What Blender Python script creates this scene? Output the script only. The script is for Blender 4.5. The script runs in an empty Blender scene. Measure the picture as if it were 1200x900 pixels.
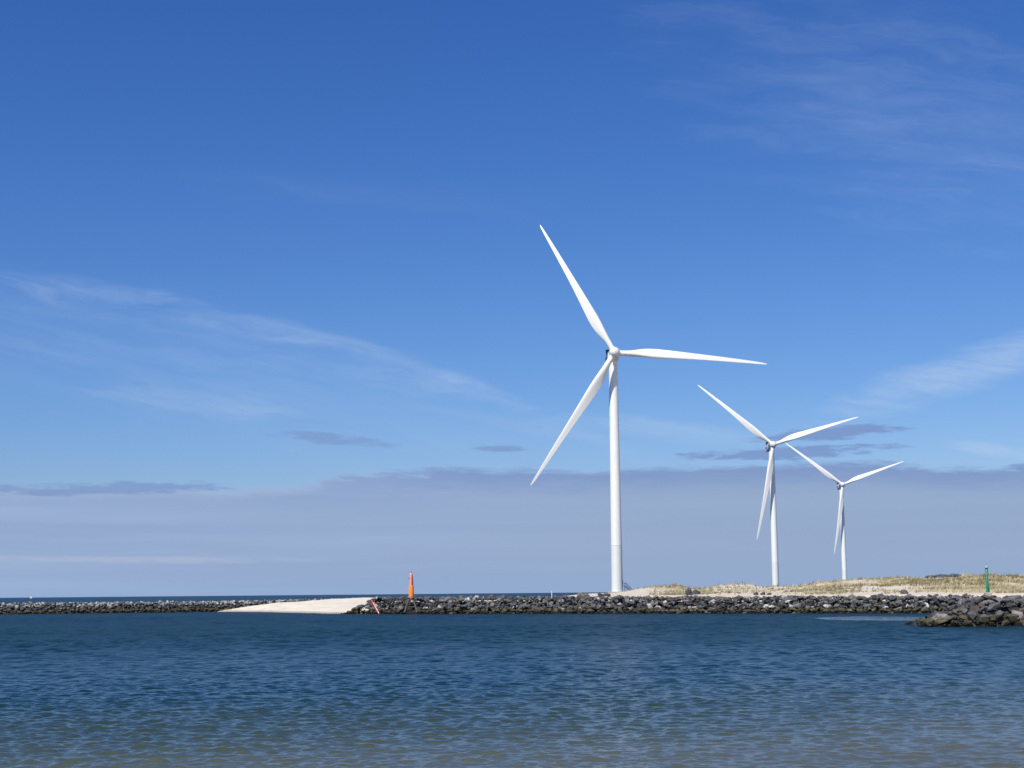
import bpy, bmesh, math, random
import numpy as np
from mathutils import Vector, Matrix, Euler, noise as mnoise

R = math.radians
scene = bpy.context.scene
col = scene.collection
random.seed(7)
rng = np.random.default_rng(11)

# ------------------------------------------------------------------ camera
CAM_H = 4.2
cam_data = bpy.data.cameras.new('camera')
cam_data.sensor_width = 36.0
cam_data.lens = 54.0
cam_data.clip_start = 0.1
cam_data.clip_end = 200000.0
cam = bpy.data.objects.new('camera', cam_data)
col.objects.link(cam)
cam.matrix_world = (Matrix.Translation((0, 0, CAM_H)) @ Matrix.Rotation(R(90 + 7.75), 4, 'X')
                    @ Matrix.Rotation(R(-0.525), 4, 'Z'))
scene.camera = cam

# ------------------------------------------------------------------ light
SUN_EL, SUN_AZ = 50.0, 212.0          # azimuth clockwise from +Y: behind the camera, to the left
scene.view_settings.view_transform = 'Standard'
scene.view_settings.look = 'None'
scene.view_settings.gamma = 1.0
scene.view_settings.exposure = 0.0
scene.view_settings.use_curve_mapping = False

sun_data = bpy.data.lights.new('sun', 'SUN')
sun_data.energy = 5.0
sun_data.angle = R(0.53)
sun_data.color = (1.0, 0.95, 0.86)
sun = bpy.data.objects.new('sun', sun_data)
col.objects.link(sun)
to_sun = Vector((math.sin(R(SUN_AZ)) * math.cos(R(SUN_EL)), math.cos(R(SUN_AZ)) * math.cos(R(SUN_EL)), math.sin(R(SUN_EL))))
sun.rotation_euler = to_sun.to_track_quat('Z', 'Y').to_euler()


# ------------------------------------------------------------------ node helpers
class S:
    """a socket with arithmetic, so that node maths can be written as formulas"""
    def __init__(self, nt, sock): self.nt, self.s = nt, sock
    def _op(self, op, *others):
        n = self.nt.nodes.new('ShaderNodeMath'); n.operation = op
        self.nt.links.new(self.s, n.inputs[0])
        for i, o in enumerate(others):
            if isinstance(o, S): self.nt.links.new(o.s, n.inputs[i + 1])
            else: n.inputs[i + 1].default_value = o
        return S(self.nt, n.outputs[0])
    def __add__(self, o): return self._op('ADD', o)
    __radd__ = __add__
    def __sub__(self, o): return self._op('SUBTRACT', o)
    def __rsub__(self, o): return self._op('MULTIPLY', -1.0)._op('ADD', o)
    def __mul__(self, o): return self._op('MULTIPLY', o)
    __rmul__ = __mul__
    def __truediv__(self, o): return self._op('DIVIDE', o)
    def sq(self): return self._op('MULTIPLY', self)
    def max(self, o): return self._op('MAXIMUM', o)
    def min(self, o): return self._op('MINIMUM', o)
    def atan2(self, o): return self._op('ARCTAN2', o)
    def asin(self): return self._op('ARCSINE')
    def exp(self): return self._op('EXPONENT')
    def step(self, a, b, lo=0.0, hi=1.0):
        n = self.nt.nodes.new('ShaderNodeMapRange'); n.interpolation_type = 'SMOOTHSTEP'
        self.nt.links.new(self.s, n.inputs[0])
        for i, o in enumerate((a, b, lo, hi)):
            if isinstance(o, S): self.nt.links.new(o.s, n.inputs[i + 1])
            else: n.inputs[i + 1].default_value = o
        return S(self.nt, n.outputs[0])


def combine(nt, x, y, z=0.0):
    n = nt.nodes.new('ShaderNodeCombineXYZ')
    for i, o in enumerate((x, y, z)):
        if isinstance(o, S): nt.links.new(o.s, n.inputs[i])
        else: n.inputs[i].default_value = o
    return S(nt, n.outputs[0])


def split(nt, v):
    n = nt.nodes.new('ShaderNodeSeparateXYZ'); nt.links.new(v.s, n.inputs[0])
    return [S(nt, n.outputs[i]) for i in range(3)]


def nz(nt, vec, scale, detail=4.0, rough=0.55, dist=0.0):
    n = nt.nodes.new('ShaderNodeTexNoise')
    n.inputs['Scale'].default_value = scale
    n.inputs['Detail'].default_value = detail
    n.inputs['Roughness'].default_value = rough
    n.inputs['Distortion'].default_value = dist
    if vec is not None: nt.links.new(vec.s, n.inputs['Vector'])
    return S(nt, n.outputs['Fac'])


def mix(nt, fac, a, b, mode='MIX'):
    n = nt.nodes.new('ShaderNodeMix'); n.data_type = 'RGBA'; n.blend_type = mode
    for key, o in ((0, fac), (6, a), (7, b)):
        if isinstance(o, S): nt.links.new(o.s, n.inputs[key])
        elif key == 0: n.inputs[0].default_value = o
        else: n.inputs[key].default_value = (*o, 1.0)
    return S(nt, n.outputs[2])


# ------------------------------------------------------------------ world: sky with haze bank and thin clouds
world = bpy.data.worlds.new('World')
scene.world = world
world.use_nodes = True
wt = world.node_tree
wt.nodes.clear()
w_out = wt.nodes.new('ShaderNodeOutputWorld')
w_bg = wt.nodes.new('ShaderNodeBackground')
w_bg.inputs['Strength'].default_value = 0.1
wt.links.new(w_bg.outputs[0], w_out.inputs[0])
sky = wt.nodes.new('ShaderNodeTexSky')
sky.sky_type = 'NISHITA'
sky.sun_disc = False
sky.sun_elevation = R(SUN_EL)
sky.sun_rotation = R(SUN_AZ)
sky.altitude = 0.0
sky.air_density = 1.0
sky.dust_density = 0.6
sky.ozone_density = 2.5


def srgb(r, g, b, k=1.0):
    f = lambda c: ((c / 255 + 0.055) / 1.055) ** 2.4 if c > 10 else c / 255 / 12.92
    return tuple(f(c) * k for c in (r, g, b))


tc = wt.nodes.new('ShaderNodeTexCoord')
dx, dy, dz = split(wt, S(wt, tc.outputs['Generated']))
U = dx.atan2(dy) * (180 / math.pi)                 # azimuth in degrees, 0 ahead, right positive
V = dz.asin() * (180 / math.pi)                    # elevation in degrees
uv = combine(wt, U, V)
warp = nz(wt, combine(wt, U * 0.10, V * 0.35), 1.0, 4, 0.6) - 0.5
fine = nz(wt, combine(wt, U * 0.24 + V * 0.2, V * 1.7 + warp * 2.0), 1.0, 8, 0.68) - 0.5      # long flat wisps
wisp = nz(wt, combine(wt, U * 0.16 - V * 0.15, V * 1.1 + U * 0.2 + warp * 3.0), 1.0, 7, 0.62) - 0.5   # slanting cirrus hair

rag = nz(wt, combine(wt, U * 0.75 + V * 0.5, V * 4.2 + warp * 3.0), 1.0, 7, 0.62) - 0.5                 # torn edges
# clear air (photographic blue)
sr, sg, sb = split(wt, S(wt, sky.outputs[0]))
sr = (sr * 0.072)._op('POWER', 1.585) * 16.1
sg = (sg * 0.090)._op('POWER', 1.27) * 10.07
sb = (sb * 0.106)._op('POWER', 0.98) * 10.46
base = combine(wt, sr.min(9.0), sg.min(9.0), sb.min(10.0))


def streak(u0, v0, hl, ht, slope=0.0, curve=0.0, rough=1.0, soft=0.9, tex=None, below=None):
    """mask of one streak of cloud: centre and half sizes in degrees"""
    du = U - u0
    dv = V - v0 - du * slope - du.sq() * curve
    if below: dv = (dv.max(0.0) + dv.min(0.0) * (ht / below))      # sharp upper edge, feathered lower one
    m = 1.0 - (du * (1 / hl)).sq() - (dv * (1 / ht)).sq() + (tex * (2.4 * rough) if tex else fine * (2.6 * rough) + rag * (3.6 * rough))
    return m.step(0.0, soft)


def total(ms, ks):
    t = ms[0] * ks[0]
    for m, k in zip(ms[1:], ks[1:]): t = t.max(m * k)
    return t


K = 10.0                                            # colours below are divided by the background strength
# thin white cirrus
cir = total([
    streak(-8.5, 9.75, 15.0, 0.5, -0.25, -0.008, 1.3, 1.8, wisp, 1.1),
    streak(-8.5, 8.9, 13.0, 1.7, -0.25, -0.006, 0.9, 2.4, wisp),
    streak(-11.5, 7.0, 6.0, 0.7, -0.12, 0.0, 0.9, 1.6, wisp),
    streak(17.0, 7.9, 7.0, 1.1, 0.28, 0.0, 1.1, 1.8, wisp),
    streak(17.6, 4.9, 2.0, 0.35, -0.18, 0.0, 1.0, 1.5, wisp),
    streak(15.0, 17.0, 11.0, 5.5, -0.35, 0.0, 1.1, 3.0, wisp),
    streak(5.5, 6.0, 5.0, 0.55, -0.16, 0.0, 1.0, 1.6, wisp),
    streak(-6.0, 14.8, 9.0, 0.9, -0.06, 0.0, 1.2, 2.4, wisp),
    streak(-12.0, 8.2, 19.0, 3.0, -0.20, -0.004, 0.8, 2.6, wisp),
    streak(-3.0, 6.9, 9.0, 0.5, -0.22, 0.0, 0.9, 2.2, wisp),
], (0.34, 0.30, 0.32, 0.58, 0.42, 0.30, 0.28, 0.07, 0.27, 0.26))
# veils like these go on round the rest of the sky
far = U._op('ABSOLUTE').step(19.0, 40.0)
veil = nz(wt, combine(wt, U * 0.05, V * 0.28 + U * 0.02 + warp * 1.2), 1.0, 6, 0.6).step(0.54, 0.8) * 0.3 * V.step(70.0, 40.0)
hair = nz(wt, combine(wt, U * 0.25 + V * 0.4, V * 2.6 + U * 0.55 + warp * 4.0), 1.0, 6, 0.65)
cir = cir * hair.step(0.28, 0.72, 0.55, 1.12)                      # combed fibres
cir = cir.max(veil * far)
c1 = mix(wt, cir, base, srgb(196, 214, 238, K))
# low grey-violet cloud bank above the horizon
low = nz(wt, combine(wt, U * 0.07, V * 0.05), 1.0, 3, 0.5) - 0.5
rm = (U + fine * 9.0).step(-11.5, -1.0)
top = 3.85 + rm * 0.82 - U.step(13.0, 17.0) * 0.35 + low * 0.7 + fine * 0.9 + rag * 0.45
band = (top - V).step(-0.06, 0.26)
# brighter under-lit stripes and darker reaches inside the bank
inner = nz(wt, combine(wt, U * 0.03, V * 0.9 + warp), 1.0, 4, 0.5)
bandcol = mix(wt, inner.step(0.35, 0.7), srgb(146, 169, 207, K), srgb(160, 182, 217, K))
bandcol = mix(wt, U.step(-20.0, 10.0) * 0.8, bandcol, srgb(147, 168, 201, K))
stripe = streak(-14.0, 1.32, 8.0, 0.16, -0.012, 0.0, 0.6, 1.2)
bandcol = mix(wt, stripe * 0.6, bandcol, srgb(176, 187, 212, K))
bandcol = mix(wt, V.step(1.3, 0.0) * 0.5, bandcol, srgb(146, 174, 212, K))
depth = top - V
bandcol = mix(wt, depth.step(1.25, 0.05) * rm * 0.85, bandcol, srgb(122, 148, 197, K))      # blue-violet upper rim on the right
bandcol = mix(wt, depth.step(0.6, 0.05) * (1.0 - rm) * 0.45, bandcol, srgb(170, 187, 218, K))
c2 = mix(wt, band * 0.94, c1, bandcol)
# darker blue-violet shreds along its top edge
drk = total([
    streak(-6.9, 5.75, 2.7, 0.24, -0.10, 0.0, 0.8, 0.9),
    streak(-0.5, 5.35, 1.1, 0.16, 0.0, 0.0, 0.8, 0.8),
    streak(-15.2, 3.85, 5.6, 0.26, 0.02, 0.0, 0.9, 0.9),
    streak(10.3, 5.02, 4.6, 0.26, 0.02, 0.0, 0.9, 0.7),
    streak(11.8, 5.68, 3.0, 0.27, 0.05, 0.0, 0.9, 0.7),
    streak(18.6, 4.25, 1.2, 0.16, 0.0, 0.0, 0.8, 0.9),
], (0.60, 0.7, 0.72, 0.85, 0.85, 0.7))
shred = (fine + low * 0.6).step(0.02, 0.22) * V.step(3.0, 3.9) * V.step(6.4, 4.8) * 0.8
drk = drk.max(shred * far)
c3 = mix(wt, drk, c2, srgb(122, 150, 199, K))
# below the horizon: the sea's own haze colour, so nothing dark leaks upward
c4 = mix(wt, V.step(-0.6, -3.0), c3, srgb(70, 100, 140, K))
wt.links.new(c4.s, w_bg.inputs['Color'])


# ------------------------------------------------------------------ materials
def material(name):
    m = bpy.data.materials.new(name); m.use_nodes = True
    nt = m.node_tree
    b = nt.nodes['Principled BSDF']
    return m, nt, b


def pos(nt):
    g = nt.nodes.new('ShaderNodeNewGeometry')
    return S(nt, g.outputs['Position'])


def objco(nt):
    t = nt.nodes.new('ShaderNodeTexCoord')
    return S(nt, t.outputs['Object'])


def plug(nt, s, sock): nt.links.new(s.s, sock)


def bump(nt, h, strength, dist, b):
    n = nt.nodes.new('ShaderNodeBump')
    n.inputs['Strength'].default_value = strength
    n.inputs['Distance'].default_value = dist
    plug(nt, h, n.inputs['Height'])
    nt.links.new(n.outputs[0], b.inputs['Normal'])


def simple(name, c, rough=0.6, var=0.12, scale=3.0, metallic=0.0):
    m, nt, b = material(name)
    n = nz(nt, objco(nt), scale, 5, 0.6)
    a = tuple(x * (1 - var) for x in c); d = tuple(min(1, x * (1 + var)) for x in c)
    plug(nt, mix(nt, n.step(0.3, 0.7), a, d), b.inputs['Base Color'])
    b.inputs['Roughness'].default_value = rough
    b.inputs['Metallic'].default_value = metallic
    return m


def white_paint(name, c, streaks=0.06):
    m, nt, b = material(name)
    o = objco(nt)
    x, y, z = split(nt, o)
    n = nz(nt, combine(nt, x * 1.2, y * 1.2, z * 0.06), 1.0, 5, 0.6)
    n2 = nz(nt, o, 0.25, 4, 0.6)
    f = (n.step(0.45, 0.75) * 0.6 + n2.step(0.4, 0.7) * 0.4)
    plug(nt, mix(nt, f, c, tuple(v * (1 - streaks) for v in c)), b.inputs['Base Color'])
    b.inputs['Roughness'].default_value = 0.38
    return m


M = {}
M['tower'] = white_paint('tower_white', (0.84, 0.84, 0.80), 0.07)
M['tower_low'] = white_paint('tower_grey_white', (0.76, 0.78, 0.735), 0.10)
M['blade'] = white_paint('blade_white', (0.83, 0.825, 0.79), 0.05)
M['nacelle'] = white_paint('nacelle_white', (0.76, 0.76, 0.75), 0.12)
M['dark'] = simple('dark_housing', (0.03, 0.032, 0.036), 0.6)
M['steel'] = simple('galvanised_steel', (0.20, 0.21, 0.22), 0.45, 0.2, 6.0, 0.4)
M['concrete'] = simple('concrete', (0.40, 0.36, 0.31), 0.9, 0.2, 1.5)
M['orange'] = simple('orange_paint', (0.90, 0.25, 0.03), 0.45, 0.08, 2.0)
M['pale_orange'] = simple('bleached_red_paint', (0.85, 0.30, 0.20), 0.5, 0.15, 2.0)
M['red'] = simple('red_paint', (0.62, 0.05, 0.05), 0.5, 0.15, 2.0)
M['pole_highlight'] = simple('painted_highlight', (0.74, 0.60, 0.58), 0.5, 0.1, 2.0)  # pale tone for the highlight painted along the red pole
M['timber'] = simple('weathered_timber', (0.10, 0.088, 0.07), 0.9, 0.3, 4.0)
M['green'] = simple('green_paint', (0.015, 0.20, 0.085), 0.4, 0.15, 2.0)
M['pale_green'] = simple('pale_green_lantern', (0.25, 0.50, 0.42), 0.3, 0.1, 2.0)
M['white'] = simple('white_paint', (0.78, 0.78, 0.76), 0.5, 0.05, 2.0)
M['core'] = simple('gap_shade_core', (0.022, 0.022, 0.022), 0.9, 0.3, 1.0)  # near-black: shade of the gaps between stones put into the colour


def rock_material(name, source):
    m, nt, b = material(name)
    if source == 'object':
        n = nt.nodes.new('ShaderNodeObjectInfo'); c = S(nt, n.outputs['Color'])
    else:
        n = nt.nodes.new('ShaderNodeVertexColor'); n.layer_name = 'stone'; c = S(nt, n.outputs['Color'])
    p = pos(nt)
    x, y, z = split(nt, p)
    g = nz(nt, p, 2.2, 6, 0.65)
    c = mix(nt, 1.0, c, mix(nt, g.step(0.25, 0.75), (0.55, 0.56, 0.6), (1.4, 1.37, 1.3)), 'MULTIPLY')
    big = nz(nt, p, 0.6, 3, 0.5)
    zz = z + (big - 0.5) * 1.3 + (g - 0.5) * 0.5
    weed = mix(nt, nz(nt, p, 1.1, 4, 0.6).step(0.35, 0.65), (0.036, 0.030, 0.012), (0.115, 0.095, 0.030))
    c = mix(nt, zz.step(1.30, 0.75) * 0.85, c, weed)               # weed-grown tidal zone
    c = mix(nt, (z + (g - 0.5) * 0.35).step(0.68, 0.35), c, (0.009, 0.009, 0.008))   # black wet line
    plug(nt, c, b.inputs['Base Color'])
    plug(nt, zz.step(0.2, 1.0, 0.45, 0.9), b.inputs['Roughness'])
    b.inputs['Specular IOR Level'].default_value = 0.3
    bump(nt, g, 0.6, 0.12, b)
    return m


M['rock'] = rock_material('stone', 'object')
M['rubble'] = rock_material('stone_rubble', 'attribute')


def sand_material():
    m, nt, b = material('pale_sand')
    p = pos(nt)
    x, y, z = split(nt, p)
    n = nz(nt, p, 0.35, 6, 0.6)
    l = nz(nt, combine(nt, x * 0.05, y * 0.12, z * 2.2), 1.0, 5, 0.6)
    c = mix(nt, n.step(0.3, 0.7), (0.63, 0.565, 0.45), (0.75, 0.685, 0.55))
    c = mix(nt, l.step(0.52, 0.72) * 0.5, c, (0.36, 0.31, 0.24))
    c = mix(nt, (z + (l - 0.5) * 0.4).step(0.55, 0.12) * 0.75, c, (0.20, 0.165, 0.12))   # wet by the water
    plug(nt, c, b.inputs['Base Color'])
    b.inputs['Roughness'].default_value = 0.95
    bump(nt, nz(nt, p, 1.4, 5, 0.6), 0.5, 0.15, b)
    return m


M['sand'] = sand_material()


def dune_material():
    m, nt, b = material('dune_ground')
    a = nt.nodes.new('ShaderNodeVertexColor'); a.layer_name = 'cover'
    r, g, bl = split(nt, S(nt, a.outputs['Color']))
    p = pos(nt)
    n = nz(nt, p, 0.5, 6, 0.65)
    n2 = nz(nt, p, 1.6, 5, 0.65)
    sand = mix(nt, n.step(0.3, 0.7), (0.52, 0.45, 0.34), (0.63, 0.56, 0.44))
    grass = mix(nt, n2.step(0.3, 0.7), (0.24, 0.19, 0.10), (0.50, 0.42, 0.25))
    f = (r + (n - 0.5) * 0.9).step(0.35, 0.6)
    plug(nt, mix(nt, f, sand, grass), b.inputs['Base Color'])
    b.inputs['Roughness'].default_value = 0.95
    bump(nt, n2, 0.6, 0.25, b)
    return m


M['dune'] = dune_material()


def leaf_material(name, attr):
    m, nt, b = material(name)
    a = nt.nodes.new('ShaderNodeVertexColor'); a.layer_name = attr
    plug(nt, S(nt, a.outputs['Color']), b.inputs['Base Color'])
    b.inputs['Roughness'].default_value = 0.75
    return m


M['grass'] = leaf_material('dune_grass', 'tint')
M['leaf'] = leaf_material('shrub_leaf', 'tint')


def water_material():
    m = bpy.data.materials.new('sea_water'); m.use_nodes = True
    nt = m.node_tree
    out = nt.nodes['Material Output']; b = nt.nodes['Principled BSDF']
    p = pos(nt)
    x, y, z = split(nt, p)
    # water depth from the distance to the waterline of the near beach
    d = y - 27.0 - x * 0.4 + (nz(nt, p, 0.03, 3, 0.5) - 0.5) * 16.0
    dist = (x * x + y * y)._op('SQRT')
    # ripples: short wind chop on a longer swell, in gust patches
    gust = nz(nt, combine(nt, x * 0.012, y * 0.02), 1.0, 4, 0.6)
    w1 = nz(nt, combine(nt, x * 5.5 + y * 0.8, y * 4.6 - x * 0.8), 1.0, 2, 0.5, 0.3)
    w2 = nz(nt, combine(nt, x * 1.9 - y * 0.2, y * 1.5 + x * 0.2), 1.0, 3, 0.55, 0.4)
    calm = ((x - 54.0) * (1 / 9.0)).sq() + ((y - 229.0) * (1 / 17.0)).sq()
    calm = (calm + (gust - 0.5) * 1.5).step(0.75, 1.25, 0.12, 1.0)
    amp = calm * gust.step(0.25, 0.75, 0.8, 1.15) * d.step(-4.0, 26.0, 0.45, 1.0)
    h = (w1 * 0.025 + w2 * dist.step(40.0, 220.0, 0.03, 0.24)) * amp
    bp = nt.nodes.new('ShaderNodeBump')
    bp.inputs['Strength'].default_value = 1.0
    bp.inputs['Distance'].default_value = 1.0
    plug(nt, h, bp.inputs['Height'])
    nt.links.new(bp.outputs[0], b.inputs['Normal'])
    plug(nt, dist.step(30.0, 200.0, 0.16, 0.36) * calm.step(0.0, 1.0, 0.35, 1.0), b.inputs['Roughness'])
    b.inputs['IOR'].default_value = 1.333
    b.inputs['Specular IOR Level'].default_value = 0.30
    # body of the water: greener over the shallows, blue with depth
    c = mix(nt, d.step(2.0, 26.0), (0.105, 0.11, 0.078), (0.042, 0.060, 0.040))
    c = mix(nt, d.step(14.0, 50.0), c, (0.004, 0.025, 0.026))
    c = mix(nt, dist.step(90.0, 300.0) * 0.6, c, (0.004, 0.023, 0.028))
    plug(nt, c, b.inputs['Base Color'])
    tr = nt.nodes.new('ShaderNodeBsdfTransparent')
    tr.inputs['Color'].default_value = (0.80, 0.88, 0.84, 1)
    mb = nt.nodes.new('ShaderNodeMixShader')
    plug(nt, d.step(-8.0, 16.0, 0.35, 1.0), mb.inputs[0])
    nt.links.new(tr.outputs[0], mb.inputs[1]); nt.links.new(b.outputs[0], mb.inputs[2])
    nt.links.new(mb.outputs[0], out.inputs['Surface'])
    return m


M['water'] = water_material()


# ------------------------------------------------------------------ object helpers
def tag(o, label=None, cat=None, group=None, kind=None):
    if label: o['label'] = label
    if cat: o['category'] = cat
    if group: o['group'] = group
    if kind: o['kind'] = kind
    return o


def empty(name, loc, label=None, cat=None, group=None, rz=0.0):
    o = bpy.data.objects.new(name, None)
    o.empty_display_size = 0.5
    o.location = loc; o.rotation_euler = (0, 0, rz)
    col.objects.link(o)
    return tag(o, label, cat, group)


def link(name, mesh, parent=None, matrix=None):
    o = bpy.data.objects.new(name, mesh)
    col.objects.link(o)
    if parent is not None: o.parent = parent
    if matrix is not None: o.matrix_basis = matrix
    return o


def mesh_from(name, verts, faces, mat, smooth=False):
    me = bpy.data.meshes.new(name)
    me.from_pydata([tuple(v) for v in verts], [], [tuple(f) for f in faces])
    me.materials.append(mat)
    if smooth:
        me.polygons.foreach_set('use_smooth', [True] * len(me.polygons))
    me.update()
    return me


def loft(rings, cap=True):
    """rings of equal vertex count -> verts, faces"""
    n = len(rings[0]); v = [p for r in rings for p in r]; f = []
    for i in range(len(rings) - 1):
        for k in range(n):
            a, b_ = i * n + k, i * n + (k + 1) % n
            f.append((a, b_, b_ + n, a + n))
    if cap:                                                # caps on vertices of their own keep the sides' shading clean
        m = len(v)
        v = v + list(rings[0]) + list(rings[-1])
        f.append(tuple(m + k for k in range(n - 1, -1, -1))); f.append(tuple(m + n + k for k in range(n)))
    return v, f


def lathe(name, prof, mat, n=32, smooth=True):
    rings = [[(r * math.cos(2 * math.pi * k / n), r * math.sin(2 * math.pi * k / n), z) for k in range(n)] for r, z in prof]
    v, f = loft(rings)
    me = mesh_from(name, v, f, mat, smooth)
    me.polygons[len(f) - 1].use_smooth = False; me.polygons[len(f) - 2].use_smooth = False
    return me


def tube(name, a, b_, r0, mat, r1=None, n=8):
    a, b_ = Vector(a), Vector(b_); r1 = r0 if r1 is None else r1
    q = (b_ - a).to_track_quat('Z', 'Y')
    rings = []
    for p, r in ((a, r0), (b_, r1)):
        rings.append([p + q @ Vector((r * math.cos(2 * math.pi * k / n), r * math.sin(2 * math.pi * k / n), 0)) for k in range(n)])
    v, f = loft(rings)
    return mesh_from(name, v, f, mat)


def box(name, lo, hi, mat, bevel=0.0, seg=2):
    bm = bmesh.new()
    bmesh.ops.create_cube(bm, size=1.0)
    lo, hi = Vector(lo), Vector(hi)
    for v in bm.verts:
        v.co = Vector([lo[i] + (v.co[i] + 0.5) * (hi[i] - lo[i]) for i in range(3)])
    if bevel: bmesh.ops.bevel(bm, geom=bm.edges[:], offset=bevel, segments=seg, affect='EDGES')
    me = bpy.data.meshes.new(name); bm.to_mesh(me); bm.free()
    me.materials.append(mat)
    return me


def interp(x, tab):
    return float(np.interp(x, [t[0] for t in tab], [t[1] for t in tab]))


def fbm(x, y, z=0.0, oct_=4):
    return mnoise.fractal(Vector((x, y, z)), 1.0, 2.0, oct_)


def sstep(a, b, x):
    t = min(1.0, max(0.0, (x - a) / (b - a))); return t * t * (3 - 2 * t)


# ------------------------------------------------------------------ sea and near beach
def sea_mesh():
    """one sheet to the horizon; real wind waves on the water near enough to show them"""
    tn = np.linspace(-0.44, 0.44, 720)
    tn = np.concatenate([[-12, -5, -2, -1.1, -0.75, -0.58], tn, [0.58, 0.75, 1.1, 2, 5, 12]])
    ys = [24.0]
    while ys[-1] < 420: ys.append(ys[-1] * 1.0022)
    ys = np.concatenate([[-60, -30, -5, 10, 20], ys, [450, 600, 1000, 2500, 8000, 30000, 90000]])
    X = tn[None, :] * np.maximum(ys, 24.0)[:, None]
    Y = np.repeat(ys[:, None], len(tn), 1)
    Z = np.zeros_like(X)
    dyc = np.maximum(ys, 24.0) * 0.0022
    r = np.random.default_rng(4)
    n = 90
    lam = np.exp(r.uniform(math.log(0.22), math.log(1.5), n))
    th = r.normal(-1.75, 0.75, n)                          # running towards the beach, slightly across
    ph = r.uniform(0, 6.283, n)
    rows = (ys > 23) & (ys < 425)
    Xr, Yr = X[rows], Y[rows]
    Zr = np.zeros_like(Xr)
    slope = 0.225 * math.sqrt(2.0 / n)
    # gusts: slow variation of the wave height over the bay
    g = (np.sin(Xr * 0.031 + 1.3 + 1.7 * np.sin(Yr * 0.017)) + np.sin(Yr * 0.047 + 0.9 * np.sin(Xr * 0.023 + 2.0)) + np.sin(Xr * 0.083 - Yr * 0.06)) / 3
    env = 1.0 + 0.36 * g
    calm = ((Xr - 54) / 9) ** 2 + ((Yr - 229) / 17) ** 2 + 0.3 * g
    env *= 0.10 + 0.90 * np.clip((calm - 0.75) / 0.5, 0, 1)
    dsh = Yr - 27 - Xr * 0.4
    env *= 0.45 + 0.55 * np.clip((dsh + 4) / 30, 0, 1)
    env *= np.clip((420 - Yr) / 60, 0, 1) * np.clip((0.435 - np.abs(Xr / Yr)) / 0.03, 0, 1)
    for i in range(n):
        k = 2 * math.pi / lam[i]
        w = np.clip((lam[i] / dyc[rows] - 2.4) / 1.6, 0, 1)[:, None]
        wt_ = 1.25 if lam[i] < 0.55 else (1.0 if lam[i] < 1.0 else 0.55)
        Zr += w * (slope * wt_ / k) * np.sin(k * (math.cos(th[i]) * Xr + math.sin(th[i]) * Yr) + ph[i])
    for i in range(30):                                    # longer waves that carry the texture farther out
        la = math.exp(r.uniform(math.log(1.4), math.log(5.0))); t_ = r.normal(-1.7, 0.7); k = 2 * math.pi / la
        w = np.clip((la / dyc[rows] - 2.4) / 1.6, 0, 1) * (0.25 + 0.75 * np.clip((ys[rows] - 60) / 100, 0, 1))
        Zr += w[:, None] * (0.085 * math.sqrt(2 / 30) / k) * np.sin(k * (math.cos(t_) * Xr + math.sin(t_) * Yr) + r.uniform(0, 6.283))
    Z[rows] = Zr * env
    nx, ny = len(tn), len(ys)
    me = bpy.data.meshes.new('sea')
    me.vertices.add(nx * ny)
    me.vertices.foreach_set('co', np.stack([X, Y, Z], -1).astype(np.float32).ravel())
    i0 = (np.arange(ny - 1)[:, None] * nx + np.arange(nx - 1)[None, :]).ravel()
    quads = np.stack([i0, i0 + 1, i0 + 1 + nx, i0 + nx], -1).astype(np.int32)
    me.loops.add(quads.size); me.loops.foreach_set('vertex_index', quads.ravel())
    me.polygons.add(len(quads))
    me.polygons.foreach_set('loop_start', np.arange(0, quads.size, 4, dtype=np.int32))
    me.polygons.foreach_set('use_smooth', np.ones(len(quads), dtype=bool))
    me.update(calc_edges=True)
    me.materials.append(M['water'])
    return me


sea = tag(link('sea', sea_mesh()), kind='structure')


def grid_mesh(name, xs, ys, fz, mat, smooth=True):
    v = [(x, y, fz(x, y)) for y in ys for x in xs]
    nx = len(xs); f = []
    for j in range(len(ys) - 1):
        for i in range(nx - 1):
            a = j * nx + i
            f.append((a, a + 1, a + 1 + nx, a + nx))
    return mesh_from(name, v, f, mat, smooth)


def near_beach(x, y):
    d = y - 27.0 - x * 0.4
    z = -0.040 * d if d > 0 else -0.075 * d
    z = max(-6.0, min(2.45 + 0.02 * min(0, -d - 33), z))
    return z + 0.05 * fbm(x * 0.12, y * 0.12, 3.0)


beach = link('beach', grid_mesh('beach', np.linspace(-160, 160, 129), np.linspace(-58, 170, 115), near_beach, M['sand']))
tag(beach, kind='structure')

# ------------------------------------------------------------------ dune land behind the long breakwater
BEACON = Vector((-21.9, 330.6))
A = Vector((-34.5, 336.0)); B = Vector((69.0, 275.0))
AX = (B - A).normalized(); NX = Vector((-AX.y, AX.x))       # along the breakwater, and inland
RIDGE = [(6, 2.0), (14, 2.6), (20, 3.8), (24, 4.0), (28, 4.6), (32, 5.15), (38.5, 5.2), (42, 4.6), (45.6, 4.7), (48.7, 5.5), (54.8, 5.3), (59, 4.4), (64, 4.7), (73, 5.6),
         (81, 6.3), (89, 6.6), (97, 6.3), (105.5, 6.8), (111.5, 6.9), (121.7, 6.75), (142, 7.1), (170, 7.4), (230, 6.8), (400, 6.3)]


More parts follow.
